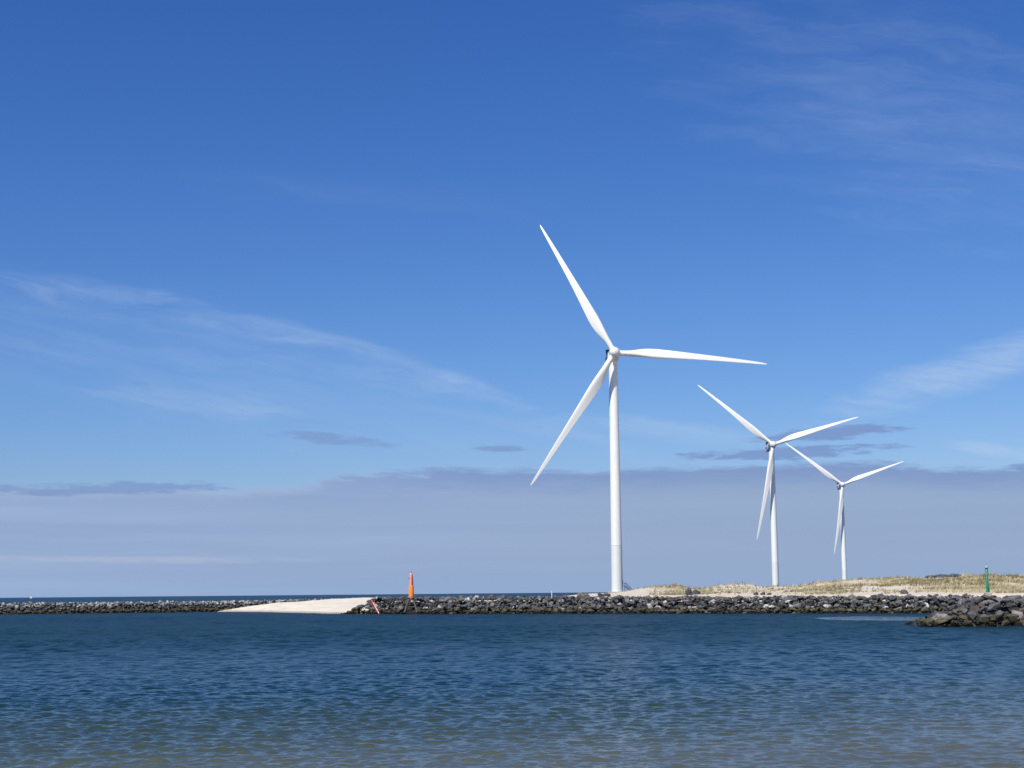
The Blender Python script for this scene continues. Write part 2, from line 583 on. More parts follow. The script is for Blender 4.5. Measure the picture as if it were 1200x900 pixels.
def land_z(x, y):
    t = (Vector((x, y)) - A).dot(NX); s = (Vector((x, y)) - A).dot(AX)
    xr = x * 315.0 / max(y, 200.0)
    base = 2.5 + 0.85 * sstep(2, 14, t) * (0.25 + 0.75 * sstep(6, 16, xr)) + 0.55 * sstep(14, 60, t) * sstep(4, 18, xr)
    ridge_y = 350 if x > 70 else 350 + (70 - x) * 0.5
    w = 26.0 + 10.0 * fbm(x * 0.02, 5.0, 1.0)
    hr = (interp(x * 365.0 / max(y, 250.0) if y < 430 else x * 0.85, RIDGE) - base)
    dy_ = (y - ridge_y) / w
    k = math.exp(-dy_ * dy_) if dy_ < 0 else max(math.exp(-dy_ * dy_), 0.35 * math.exp(-dy_ / 8))
    k *= sstep(9, 26, t)
    z = base + max(0, hr) * k
    z += (0.80 * fbm(x * 0.07, y * 0.06, 9.0) + 0.42 * fbm(x * 0.25, y * 0.22, 2.0)) * k * sstep(24, 34, x) * (1 if y < 480 else 0.3)
    z += 0.06 * fbm(x * 0.3, y * 0.3, 4.0)
    coast = -46 + (min(y, 600) - 340) * 0.22 + max(0, y - 600) * 0.3                          # the sea shore left of the turbines
    z = -2.0 + (z + 2.0) * sstep(coast - 6, coast + 16, x)
    z = min(z, -2.0 + 4.6 * sstep(5.0, 8.5, t)) if t < 8.5 else z
    return z


def cover(x, y):
    """how much marram grass grows here"""
    t = (Vector((x, y)) - A).dot(NX)
    c = sstep(27, 36, x) * sstep(17, 34, t + 6 * fbm(x * 0.08, y * 0.08, 7.0))
    c *= 0.48 + 0.85 * fbm(x * 0.06, y * 0.09, 12.0) + 0.55 * fbm(x * 0.20, y * 0.25, 22.0) + 0.25 * sstep(70, 95, x)
    xr = x * 340.0 / y
    c *= 1 - 0.55 * sstep(41, 46, xr) * sstep(63, 56, xr)
    return max(0.0, min(1.0, c))


def land_mesh():
    ss = list(np.arange(-12, 170, 1.5)) + list(np.linspace(172, 700, 45))
    ts = list(np.arange(5.0, 110, 1.5)) + list(np.linspace(112, 1500, 70))
    v, cv = [], []
    for t in ts:
        for s in ss:
            p = A + AX * s + NX * t
            v.append((p.x, p.y, land_z(p.x, p.y))); cv.append(cover(p.x, p.y) if t < 400 else 0.7)
    nx = len(ss); f = []
    for j in range(len(ts) - 1):
        for i in range(nx - 1):
            a = j * nx + i; f.append((a, a + 1, a + 1 + nx, a + nx))
    me = mesh_from('dunes', v, f, M['dune'], True)
    ca = me.color_attributes.new('cover', 'FLOAT_COLOR', 'POINT')
    ca.data.foreach_set('color', np.repeat(np.array(cv)[:, None], 4, 1).ravel())
    return me


dunes = tag(link('dunes', land_mesh()), kind='structure')


def grass_mesh():
    n = 42000
    V_, F_, C_ = [], [], []
    k = 0
    r = random.Random(5)
    while k < n:
        x = r.uniform(24, 150); y = r.uniform(275, 420)
        if abs(x / y) > 0.36: k += 1; continue
        c = cover(x, y)
        k += 1
        if r.random() > c * 1.25: continue
        z = land_z(x, y) - 0.05
        g = 0.5 + 1.4 * fbm(x * 0.05, y * 0.11, 31.0) + r.uniform(-0.2, 0.2)
        if g < 0.30: tint = (0.50, 0.44, 0.28)
        elif g < 0.62: tint = (0.41, 0.355, 0.21)
        else: tint = (0.21, 0.185, 0.095)
        kk = r.uniform(0.7, 1.25); tint = tuple(q * kk for q in tint)
        h0 = r.uniform(0.28, 0.6) + 0.5 * max(0, r.gauss(0, 0.5))
        for b_ in range(6):
            a = r.uniform(0, 6.283); rad = r.uniform(0, 0.28); h = h0 * r.uniform(0.6, 1.1)
            bx, by = x + rad * math.cos(a), y + rad * math.sin(a)
            lean = r.uniform(0.1, 0.5) * h; wa = r.uniform(0, 3.14); w = 0.06
            i = len(V_)
            V_ += [(bx - w * math.cos(wa), by - w * math.sin(wa), z), (bx + w * math.cos(wa), by + w * math.sin(wa), z),
                   (bx + lean * (math.cos(a) + 0.7), by + lean * math.sin(a), z + h)]
            F_.append((i, i + 1, i + 2))
            C_ += [(*tint, 1.0)] * 3
    me = mesh_from('dune_grass', V_, F_, M['grass'])
    ca = me.color_attributes.new('tint', 'FLOAT_COLOR', 'POINT')
    ca.data.foreach_set('color', np.array(C_).ravel())
    return me


grass = link('dune_grass', grass_mesh())
tag(grass, 'straw-coloured marram grass growing over the dunes on the right', 'grass', kind='stuff')


# ------------------------------------------------------------------ sand spit between the two breakwaters
SP_W = [(-78, 408), (-71.5, 404), (-66, 398), (-58.5, 383), (-50, 364), (-42, 347), (-37, 341), (-31, 343), (-10, 334)]
SP_B = [(-78, 410), (-72, 412), (-64, 416), (-56, 420), (-50, 424), (-44, 429), (-38, 434), (-20, 440), (10, 452)]


def spit_mesh():
    nq, nv = 70, 46
    v = []
    qs = np.linspace(0, len(SP_W) - 1, nq)
    for q in qs:
        w = Vector((np.interp(q, range(len(SP_W)), [p[0] for p in SP_W]), np.interp(q, range(len(SP_W)), [p[1] for p in SP_W])))
        b_ = Vector((np.interp(q, range(len(SP_W)), [p[0] for p in SP_B]), np.interp(q, range(len(SP_W)), [p[1] for p in SP_B])))
        hmax = interp(w.x, [(-78, 0.2), (-71.5, 1.2), (-66, 2.2), (-50, 2.95), (-40, 3.35), (-34, 3.1), (-26, 2.2), (0, 1.2)])
        for j in range(nv):
            u = -0.25 + 1.25 * j / (nv - 1)
            p = w + (b_ - w) * u
            z = hmax * (min(1, max(u, 0)) ** 0.75) if u > 0 else u * 6
            z += 0.14 * fbm(p.x * 0.12, p.y * 0.1, 40.0) * min(1, max(0, u * 4))
            v.append((p.x, p.y, z))
    f = [(i * nv + j, (i + 1) * nv + j, (i + 1) * nv + j + 1, i * nv + j + 1) for i in range(nq - 1) for j in range(nv - 1)]
    return mesh_from('sand_spit', v, f, M['sand'], True)


tag(link('sand_spit', spit_mesh()), kind='structure')


# ------------------------------------------------------------------ stones
def stone_variants(n=18):
    out = []
    for i in range(n):
        r = random.Random(100 + i)
        bm = bmesh.new()
        ax = (1.0, r.uniform(0.72, 0.95), r.uniform(0.6, 0.85))
        for k in range(r.randint(11, 15)):
            z = r.uniform(-1, 1); a = r.uniform(0, 6.283); q = math.sqrt(1 - z * z)
            p = Vector((q * math.cos(a), q * math.sin(a), z))
            m_ = max(abs(p.x), abs(p.y), abs(p.z))
            p = p * (0.6 + 0.4 / m_ * 0.8) * r.uniform(0.88, 1.05)         # a bit blocky
            bm.verts.new((p.x * ax[0], p.y * ax[1], p.z * ax[2]))
        bmesh.ops.convex_hull(bm, input=bm.verts[:])
        loose = [v for v in bm.verts if not v.link_faces]
        bmesh.ops.delete(bm, geom=loose, context='VERTS')
        me = bpy.data.meshes.new('stone'); bm.to_mesh(me); bm.free()
        me.materials.append(M['rock'])
        vs = np.array([v.co for v in me.vertices]); fs = [tuple(p.vertices) for p in me.polygons]
        out.append((me, vs, fs))
    return out


STONES = stone_variants()


def stone_colour(r, kind='main', zrel=0.5):
    q = r.random()
    if kind == 'left':
        if zrel > 0.72: c = r.choice([(0.30, 0.31, 0.30), (0.22, 0.23, 0.23), (0.36, 0.35, 0.32), (0.12, 0.12, 0.12)])
        else: c = r.choice([(0.07, 0.07, 0.072), (0.10, 0.095, 0.09), (0.13, 0.12, 0.105), (0.08, 0.085, 0.09)])
    elif kind == 'dark':
        c = r.choice([(0.075, 0.078, 0.085), (0.10, 0.10, 0.105), (0.12, 0.12, 0.12), (0.085, 0.08, 0.078)])
        if q < 0.09: c = (0.32, 0.31, 0.30)
    elif kind == 'near':
        c = r.choice([(0.075, 0.077, 0.085), (0.10, 0.10, 0.105), (0.115, 0.11, 0.105), (0.13, 0.13, 0.132), (0.095, 0.082, 0.072)])
        if q < 0.02: c = (0.28, 0.27, 0.26)
    else:
        c = r.choice([(0.075, 0.078, 0.085), (0.10, 0.104, 0.112), (0.14, 0.143, 0.148), (0.095, 0.095, 0.097), (0.165, 0.162, 0.16), (0.125, 0.112, 0.104)])
        if 0.3 < zrel < 0.62 and q < 0.17: c = r.choice([(0.48, 0.46, 0.44), (0.58, 0.56, 0.54), (0.40, 0.36, 0.34)])
        elif q < 0.06: c = (0.42, 0.40, 0.38)
    k = r.uniform(0.8, 1.2)
    return tuple(x * k for x in c)


def build_breakwater(name, label, spots, core_mesh, origin, nmax=300):
    """spots: list of (pos, radius, colour); the stones that show largest are parts, the others one mass"""
    root = empty(name, origin, label, 'breakwater')
    inv = Matrix.Translation(-Vector(origin))
    core = link('core', core_mesh, root, inv)
    r = random.Random(len(spots))
    items = []
    for p, rad, c in spots:
        e = Euler((r.uniform(-0.5, 0.5), r.uniform(-0.5, 0.5), r.uniform(0, 6.283)))
        sc = Vector((rad * r.uniform(0.9, 1.3), rad * r.uniform(0.8, 1.05), rad * r.uniform(0.8, 1.1)))
        items.append((rad / (p.length + 1) * (1 if p.z > 0.1 else 0.5), p, e, sc, c, r.randrange(len(STONES))))
    for p, rad, c in list(spots):                          # smaller stones wedged between the big ones
        for k in range(2):
            q = p + Vector((r.uniform(-0.8, 0.8), r.uniform(-0.8, 0.8), r.uniform(-0.25, 0.2)))
            e = Euler((r.uniform(-1, 1), r.uniform(-1, 1), r.uniform(0, 6.283))); w = r.uniform(0.22, 0.42); kk = r.uniform(0.6, 1.0)
            items.append((w / (p.length + 1) * 0.3, q, e, Vector((w * 1.2, w, w * 0.9)), tuple(v * kk for v in c), r.randrange(len(STONES))))
    items.sort(key=lambda i: -i[0])
    for _, p, e, sc, c, k in items[:nmax]:
        m = Matrix.LocRotScale(p - Vector(origin), e, sc)
        o = link('stone', STONES[k][0], root, m)
        o.color = (*c, 1.0)
    rest = items[nmax:]
    if rest:
        V_, F_, C_ = [], [], []
        n0 = 0
        for _, p, e, sc, c, k in rest:
            m = np.array(Matrix.LocRotScale(p - Vector(origin), e, sc))
            vs = STONES[k][1] @ m[:3, :3].T + m[:3, 3]
            V_.append(vs); F_ += [tuple(i + n0 for i in f) for f in STONES[k][2]]
            C_.append(np.tile((*c, 1.0), (len(vs), 1))); n0 += len(vs)
        me = mesh_from('rubble', np.concatenate(V_), F_, M['rubble'])
        ca = me.color_attributes.new('stone', 'FLOAT_COLOR', 'POINT')
        ca.data.foreach_set('color', np.concatenate(C_).ravel())
        tag(link('rubble', me, root), kind='stuff')
    return root


def strip_core(path, prof, mat):
    """mound of the given cross profile (offset inland, z) along a path of (point, inland normal, height factor)"""
    rings = []
    for p, n_, hf in path:
        rings.append([(p.x + n_.x * o, p.y + n_.y * o, -2.0 + (z + 2.0) * hf) for o, z in prof])
    v = [q for r_ in rings for q in r_]; n = len(prof); f = []
    for i in range(len(rings) - 1):
        for k in range(n - 1):
            f.append((i * n + k, (i + 1) * n + k, (i + 1) * n + k + 1, i * n + k + 1))
    return mesh_from('core', v, f, mat)


# the long breakwater in front of the turbines
r = random.Random(3)
spots = []
L = 135.0
s = -3.5
while s < L:
    zt = 3.25 - 0.45 * sstep(20, 110, s)                 # height of the crest
    t = -1.3
    while t < 8.2:
        ss = s + r.uniform(-0.5, 0.5); tt = t + r.uniform(-0.4, 0.4)
        z = min((tt + 0.3) * 0.62, zt, (ss + 3.2) * 0.75)
        rad = r.choice([0.42, 0.5, 0.58, 0.65, 0.72, 0.82, 1.0]) * (0.9 if z > 1 else 1.0)
        p = A + AX * ss + NX * tt
        if (p - BEACON).length < 2.1 and z > 0.1: z = 0.05 if tt < 4.6 else z
        if z > -0.6:
            spots.append((Vector((p.x, p.y, z - 0.12 + r.uniform(-0.18, 0.18))), rad,
                          stone_colour(r, 'dark' if ss < 16 + r.uniform(-6, 6) else 'main', z / zt)))
        t += 1.02
    s += 1.02
core_path = [(A + AX * (-3.0 + q), NX, hf) for q, hf in ((0, 0.2), (2, 0.55), (5, 0.9), (8, 1.0))]
core_path += [(A + AX * q, NX, 1.0 - 0.08 * sstep(20, 110, q)) for q in range(8, 140, 6)]
core = strip_core(core_path, [(-0.8, -1.7), (0.8, -0.4), (3.0, 0.95), (5.5, 2.4), (8.6, 2.5), (10.5, 1.9), (12, -1.5)], M['core'])
build_breakwater('long_breakwater', 'long grey stone breakwater crossing the picture in front of the turbines', spots, core, (A.x, A.y, 0))

# the near stone mole at the right edge
r = random.Random(8)
spots = []
P0 = Vector((46.4, 174.0)); P1 = Vector((92.0, 168.0))
AX2 = (P1 - P0).normalized(); NX2 = Vector((-AX2.y, AX2.x))
s = -0.6
while s < 47:
    t = -0.8
    while t < 10.5:
        ss = s + r.uniform(-0.45, 0.45); tt = t + r.uniform(-0.4, 0.4)
        prof = min(tt * 0.68 + 0.1, 3.0, (11.0 - tt) * 0.7)
        z = min(prof, 0.25 + ss * 0.42)
        if z > -0.5:
            p = P0 + AX2 * ss + NX2 * tt
            rad = r.choice([0.55, 0.65, 0.75, 0.85, 1.0]) * (1.08 if z < 1 else 1.0)
            spots.append((Vector((p.x, p.y, z - 0.1 + r.uniform(-0.2, 0.2))), rad, stone_colour(r, 'near', z / 3.0)))
        t += 1.12
    s += 1.12
core_path = [(P0 + AX2 * q, NX2, hf) for q, hf in ((0.5, 0.75), (3, 0.8), (6.5, 0.93), (10, 1.0), (20, 1.0), (48, 1.0))]
core = strip_core(core_path, [(-0.2, -1.7), (1.0, -0.4), (3.0, 0.85), (5.0, 2.1), (6.5, 2.2), (9.0, 0.8), (11.0, -1.7)], M['core'])
build_breakwater('near_stone_mole', 'low dark stone mole with weed-grown foot at the right edge, nearest to the viewer', spots, core, (P0.x, P0.y, 0))

# the low breakwater on the left, half buried by the sand spit
r = random.Random(21)
spots = []
LP = [(-190, 397), (-133, 398.5), (-75, 409.5), (-56, 422), (-36, 436), (-26, 446)]
lens = [0]
for a, b_ in zip(LP, LP[1:]): lens.append(lens[-1] + math.dist(a, b_))


def left_at(s):
    x = float(np.interp(s, lens, [p[0] for p in LP])); y = float(np.interp(s, lens, [p[1] for p in LP]))
    x2 = float(np.interp(s + 1, lens, [p[0] for p in LP])); y2 = float(np.interp(s + 1, lens, [p[1] for p in LP]))
    d = Vector((x2 - x, y2 - y)); d = d.normalized() if d.length > 1e-6 else Vector((1, 0))
    return Vector((x, y)), Vector((-d.y, d.x))


s = 0.0
while s < lens[-1] - 1:
    t = -1.0
    while t < 7.4:
        p, n_ = left_at(s + r.uniform(-0.4, 0.4)); tt = t + r.uniform(-0.35, 0.35)
        z = min(tt * 0.7, 2.55 + 0.35 * sstep(lens[2], lens[4], s), (8.5 - tt) * 0.75)
        if z > -0.4:
            q = p + n_ * tt
            spots.append((Vector((q.x, q.y, z - 0.08 + r.uniform(-0.16, 0.16))), r.choice([0.5, 0.6, 0.7, 0.8]), stone_colour(r, 'left', z / 2.6)))
        t += 1.0
    s += 1.0
core_path = []
for q in np.linspace(0, lens[-1] - 1.2, 30):
    p, n_ = left_at(q); core_path.append((p, n_, 1.0))
core = strip_core(core_path, [(-0.8, -1.5), (0.5, -0.1), (3.2, 1.9), (5.2, 2.0), (7.0, 0.6), (8.8, -1.5)], M['core'])
build_breakwater('low_breakwater', 'low far stone breakwater on the left, partly buried by the white sand', spots, core, (LP[1][0], LP[1][1], 0))


# single boulders lying on the sand behind the crest
def boulder(px, d, size, c, label, sq=1.0, drop=0.25):
    x = (px - 600) / 1800 * d
    z = land_z(x, d)
    k = int(px * 7) % len(STONES)
    me = STONES[k][0].copy(); me.name = 'boulder'
    me.transform(Matrix.LocRotScale(None, Euler((0.2, 0.1, px % 6.0)), Vector((size, size * 0.85, size * sq))))
    zmin = min(v.co.z for v in me.vertices)
    me.transform(Matrix.Translation((0, 0, -zmin - drop)))
    o = link('boulder', me); o.location = (x, d, z); o.color = (*c, 1)
    tag(o, label, 'boulder', 'boulders lying on the sand')


boulder(678, 322, 0.95, (0.17, 0.15, 0.12), 'brownish boulder on the sand, leftmost of those left of the nearest turbine')
boulder(684, 324, 0.85, (0.14, 0.125, 0.10), 'brown boulder close to the right of the leftmost crest boulder')
boulder(700, 321, 0.75, (0.05, 0.05, 0.05), 'small black boulder left of the nearest turbine foot')
boulder(705, 322, 0.9, (0.045, 0.045, 0.05), 'middle one of three black boulders beside the nearest turbine foot')
boulder(709.5, 320, 0.8, (0.05, 0.05, 0.055), 'black boulder closest to the foot of the nearest turbine')
boulder(802.5, 321, 1.2, (0.085, 0.088, 0.10), 'big grey boulder between the two grassy dune humps', 1.3)
boulder(811, 323, 1.35, (0.05, 0.055, 0.07), 'tall dark slate boulder right of the big grey one between the dune humps', 0.95)
boulder(796, 318, 0.8, (0.24, 0.24, 0.23), 'pale flat boulder left of the big grey boulders', 0.6)
boulder(881, 308, 0.9, (0.06, 0.058, 0.055), 'dark boulder in the sandy gap left of the middle turbine', 0.8)
boulder(889, 309, 0.85, (0.09, 0.085, 0.08), 'greyer boulder in the sandy gap just left of the middle turbine', 0.8)
boulder(897, 308, 0.75, (0.07, 0.066, 0.06), 'small dark boulder in the sandy gap right in front of the middle turbine', 0.8)
boulder(1053, 290, 0.95, (0.10, 0.095, 0.095), 'lone grey boulder on the pale sand below the grassy dune')


# low dark shrubs on the dune crest
def shrub(px, d, w, h, label, seed):
    d = max(np.arange(325, 420, 1.0), key=lambda q: (land_z((px - 600) / 1800 * q, q) - CAM_H) / q)   # on the crest of the dune
    x = (px - 600) / 1800 * d
    root = empty('shrub', (x, d, land_z(x, d) - 0.1), label, 'shrub', 'dark shrubs on the dune crest')
    rr = random.Random(seed)
    V_, F_, C_ = [], [], []
    for k in range(420):
        a = rr.uniform(0, 6.283); q = math.sqrt(rr.random()); e = rr.random()
        c = Vector((w * q * math.cos(a), 0.7 * w * q * math.sin(a), h * (0.15 + 0.85 * e * math.sqrt(max(0, 1 - q * q)) + 0.12 * rr.random())))
        u = Vector((rr.gauss(0, 1), rr.gauss(0, 1), rr.gauss(0, 1))).normalized(); v = u.orthogonal().normalized()
        sz = rr.uniform(0.08, 0.16); i = len(V_)
        V_ += [c - u * sz, c + v * sz * 0.5, c + u * sz, c - v * sz * 0.5]
        F_.append((i, i + 1, i + 2, i + 3)); kk = rr.uniform(0.6, 1.3)
        C_ += [(0.055 * kk, 0.058 * kk, 0.03 * kk, 1)] * 4
    me = mesh_from('foliage', V_, F_, M['leaf'])
    ca = me.color_attributes.new('tint', 'FLOAT_COLOR', 'POINT'); ca.data.foreach_set('color', np.array(C_).ravel())
    link('foliage', me, root)
    for k in range(3):
        link('stem', tube('stem', (0.1 * k, 0, 0), ((k - 1) * w * 0.5, 0.1, h * 0.6), 0.04, M['timber'], 0.02, 5), root)


shrub(1085, 352, 1.5, 0.8, 'dark low shrub on the dune crest, left one of three', 1)
shrub(1098, 354, 1.9, 0.95, 'widest dark shrub in the middle of three on the dune crest', 2)
shrub(1112, 352, 1.6, 0.9, 'dark shrub on the dune crest, right one of three', 3)


# ------------------------------------------------------------------ wind turbines
HUB_H, OVER, TILT = 86.5, 4.9, R(6.0)
NT = 40


def tower_mesh(name, z0, z1, mat):
    n = 10
    rad = lambda z: 2.06 - 0.50 * (z / 85.0) ** 1.15
    return lathe(name, [(rad(z0 + (z1 - z0) * i / n), z0 + (z1 - z0) * i / n) for i in range(n + 1)], mat, NT)


ME_low = tower_mesh('tower_foot', 0.3, 17.0, M['tower_low'])
ME_up = tower_mesh('tower', 17.0, 85.4, M['tower'])
ME_ring = lathe('flange_ring', [(1.97, 16.85), (2.03, 16.88), (2.03, 17.12), (1.97, 17.15)], M['tower_low'], NT, False)
ME_found = lathe('foundation', [(3.6, -0.8), (3.6, 0.22), (3.4, 0.32), (0.5, 0.34)], M['concrete'], NT, False)
ME_door = box('door', (-0.45, -0.09, 0), (0.45, 0.09, 2.2), M['steel'], 0.05, 1)


def blade_mesh():
    """blade along +Z, chord along X (trailing edge -X... towards anticlockwise), thickness along Y; upwind is -Y"""
    Lb = 55.7
    st = [0, 0.02, 0.05, 0.08, 0.12, 0.16, 0.2, 0.25, 0.32, 0.4, 0.5, 0.6, 0.7, 0.8, 0.88, 0.94, 0.975, 0.993, 1.0]
    ch = [(0, 2.0), (0.04, 2.0), (0.08, 2.3), (0.12, 2.9), (0.16, 3.45), (0.2, 3.75), (0.25, 3.8), (0.32, 3.45), (0.4, 3.0), (0.5, 2.5), (0.6, 2.1), (0.7, 1.75),
          (0.8, 1.4), (0.88, 1.1), (0.94, 0.85), (0.975, 0.6), (0.993, 0.3), (1, 0.06)]
    th = [(0, 1.0), (0.05, 0.98), (0.1, 0.72), (0.16, 0.5), (0.22, 0.38), (0.35, 0.28), (0.6, 0.21), (1, 0.16)]
    tw = [(0, 20), (0.2, 15), (0.4, 8), (0.6, 4), (0.8, 1.5), (1, 0)]
    NC = 28; rings = []
    for q in st:
        c = interp(q, ch); t_ = interp(q, th); ang = R(interp(q, tw) + 2.0)
        circ = max(0.0, 1 - q / 0.16); circ = circ * circ * (3 - 2 * circ)
        fwd = 0.6 * q - 5.7 * q ** 2.0                    # bent back by a fresh wind
        ring = []
        for k in range(NC):
            a = 2 * math.pi * k / NC
            xc = 0.5 * (1 + math.cos(a))                   # 1 trailing, 0 leading
            yt = 5 * t_ * (0.2969 * math.sqrt(xc) - 0.126 * xc - 0.3516 * xc ** 2 + 0.2843 * xc ** 3 - 0.1036 * xc ** 4)
            af = Vector(((xc - 0.32) * c, (yt if a < math.pi else -yt) * c * 0.95 + 0.035 * c * math.sin(math.pi * xc)))
            ci = Vector((0.5 * c * math.cos(a), 0.5 * c * math.sin(a)))
            p = af.lerp(ci, circ)
            x = -(p.x * math.cos(ang)) + p.y * math.sin(ang)
            y = p.x * math.sin(ang) + p.y * math.cos(ang)
            ring.append((x, y - fwd, 1.55 + q * Lb))
        rings.append(ring)
    v, f = loft(rings)
    me = mesh_from('blade', v, f, M['blade'], True)
    return me


ME_blade = blade_mesh()


def hub_mesh():
    """spinner, axis along -Y (front) to +Y"""
    n = 28
    prof = [(0.05, -2.75), (0.62, -2.66), (1.2, -2.35), (1.64, -1.8), (1.92, -1.05), (2.02, -0.2), (1.98, 0.6), (1.8, 1.25), (1.6, 1.4)]
    rings = [[(r_ * math.cos(2 * math.pi * k / n), y, r_ * math.sin(2 * math.pi * k / n)) for k in range(n)] for r_, y in prof]
    v, f = loft(rings)
    return mesh_from('hub', v, f, M['nacelle'], True)


ME_hub = hub_mesh()
ME_sock = lathe('blade_collar', [(1.15, 1.0), (1.15, 2.08), (1.08, 2.16), (0.9, 2.16)], M['nacelle'], 24, False)
ME_nac = box('nacelle', (-1.95, 1.55, -1.95), (1.95, 11.6, 2.0), M['nacelle'], 0.5, 3)
ME_cool = box('cooler', (-1.85, 9.4, 2.02), (1.85, 10.0, 4.0), M['dark'], 0.06, 1)
ME_coolf = box('cooler_frame', (-2.0, 9.5, 3.98), (2.0, 9.9, 4.14), M['nacelle'], 0.03, 1)
ME_vent = box('vent', (-2.03, 7.4, -0.9), (-1.93, 10.2, 0.7), M['dark'], 0.03, 1)
ME_mast = tube('wind_mast', (0.6, 8.2, 1.98), (0.6, 8.2, 4.6), 0.07, M['steel'])
ME_lamp = lathe('warning_lamp', [(0.28, 1.98), (0.3, 2.4), (0.3, 2.75), (0.16, 2.95)], M['dark'], 12)
ME_yaw = lathe('yaw_ring', [(1.62, 85.1), (1.72, 85.2), (1.72, 85.6), (1.6, 85.72)], M['nacelle'], NT, False)
ME_collar = None


def turbine(x, y, zb, yaw, phase, label, stair=False):
    root = empty('wind_turbine', (x, y, zb), label, 'wind turbine', 'white wind turbines on the dunes')
    link('foundation', ME_found, root)
    foot = link('tower_foot', ME_low, root)
    tw = link('tower', ME_up, root)
    link('flange_ring', ME_ring, tw)
    link('yaw_ring', ME_yaw, tw)
    # head frame: -Y is upwind
    H = Matrix.Rotation(yaw, 4, 'Z') @ Matrix.Translation((0, 0, HUB_H - OVER * math.sin(TILT) * 0.9)) @ Matrix.Rotation(-TILT, 4, 'X')
    nac = link('nacelle', ME_nac, root, H @ Matrix.Translation((0, -OVER + 1.2, 0)))
    for nm, me in (('vent', ME_vent), ('wind_mast', ME_mast), ('warning_lamp', ME_lamp)):
        link(nm, me, nac, Matrix.Translation((0, 6.0 if nm == 'warning_lamp' else 0, 0)))
    cl = link('cooler', ME_cool, nac); 
    link('cooler_frame', ME_coolf, nac)
    hub = link('hub', ME_hub, root, H @ Matrix.Translation((0, -OVER, 0)))
    for k in range(3):
        ang = R(phase + 120 * k)                           # clockwise from straight up, seen from upwind
        rot = Matrix.Rotation(ang, 4, 'Y')
        bl = link('blade', ME_blade, root, H @ Matrix.Translation((0, -OVER, 0)) @ rot)
        link('blade_collar', ME_sock, hub, rot)
    # door and outside stair on the right side of the foot
    da = R(20)
    Dm = Matrix.Rotation(da, 4, 'Z')
    link('door', ME_door, foot, Dm @ Matrix.Translation((2.08, 0, 2.4)) @ Matrix.Rotation(R(90), 4, 'Z'))
    if stair:
        st = link('stair', box('stair', (2.0, -0.7, 2.2), (3.2, 0.7, 2.32), M['steel']), root, Dm)
        for k in range(9):
            link('step', box('step', (3.2 + 0.28 * k, -0.55, 2.02 - 0.24 * k), (3.5 + 0.28 * k, 0.55, 2.07 - 0.24 * k), M['steel']), st)
        for sy in (-0.62, 0.62):
            link('handrail', tube('handrail', (2.1, sy, 3.4), (3.2, sy, 3.4), 0.06, M['steel']), st)
            link('handrail', tube('handrail', (3.2, sy, 3.4), (5.7, sy, 1.1), 0.09, M['steel']), st)
            link('stringer', tube('stringer', (3.2, sy, 2.2), (5.7, sy, 0.05), 0.1, M['steel']), st)
            for q in (0, 0.5, 1):
                link('post', tube('post', (3.2 + 2.5 * q, sy, 2.2 - 2.1 * q), (3.2 + 2.5 * q, sy, 3.4 - 2.3 * q), 0.06, M['steel']), st)
        for sy in (-0.6, 0.6):
            link('post', tube('post', (3.1, sy, 0.0), (3.1, sy, 2.2), 0.08, M['steel']), st)
    return root


T = [(37.2, 558.0, 4.05, 3.0, 93.1, 'tallest white wind turbine nearest to the viewer, foot just behind the stone breakwater', True),
     (154.8, 916.0, 3.7, 3.0, 71.8, 'middle-sized white wind turbine, second from the left, between the other two', False),
     (269.2, 1260.0, 2.9, 2.0, 69.5, 'smallest and farthest white wind turbine, rightmost of the three', False)]
for x, y, zb, yw, ph, lb, stair in T:
    turbine(x, y, zb, R(yw), ph, lb, stair)


# ------------------------------------------------------------------ beacons, poles, boat
def orange_beacon(x, y, z):
    root = empty('harbour_beacon', (x, y, z), 'orange harbour beacon on a timber trestle at the breakwater head', 'beacon')
    for sx in (-1, 1):
        for sy in (-1, 1):
            link('leg', tube('leg', (sx * 1.35, sy * 1.1, -0.4), (sx * 0.42, sy * 0.4, 2.6), 0.23, M['timber'], 0.19), root)
    for sy in (-1, 1):
        link('crossbar', tube('crossbar', (-0.95, sy * 0.8, 0.75), (0.95, sy * 0.8, 0.75), 0.09, M['timber']), root)
    for sx in (-1, 1):
        link('crossbar', tube('crossbar', (sx * 0.95, -0.8, 0.75), (sx * 0.95, 0.8, 0.75), 0.09, M['timber']), root)
    link('base_slab', box('base_slab', (-1.4, -1.2, -0.9), (1.4, 1.2, -0.35), M['core'], 0.06, 1), root)
    pf = link('platform', lathe('platform', [(0.62, 2.6), (0.95, 2.62), (0.95, 2.76), (0.6, 2.8)], M['steel'], 20, False), root)
    for k in range(6):
        a = k * math.pi / 3
        link('railing_post', tube('railing_post', (0.9 * math.cos(a), 0.9 * math.sin(a), 2.76), (0.9 * math.cos(a), 0.9 * math.sin(a), 3.2), 0.025, M['steel']), pf)
    dr = link('drum', lathe('drum', [(0.56, 2.8), (0.54, 5.2), (0.50, 5.28), (0.3, 5.3)], M['orange'], 24), root)
    link('drum_band', lathe('drum_band', [(0.55, 3.02), (0.60, 3.03), (0.60, 3.11), (0.55, 3.12)], M['pale_orange'], 24, False), dr)
    sp = link('spire', lathe('spire', [(0.45, 5.3), (0.41, 6.2), (0.33, 7.2), (0.29, 7.8), (0.2, 7.9)], M['pale_orange'], 20), root)
    link('spire_stripe', box('spire_stripe', (0.08, -0.47, 5.4), (0.22, -0.28, 7.7), M['red']), sp)
    link('bracket', box('bracket', (-0.7, -0.08, 6.7), (-0.34, 0.08, 6.85), M['steel']), sp)
    link('lantern', lathe('lantern', [(0.13, 7.9), (0.15, 8.1), (0.1, 8.25)], M['red'], 12), root)


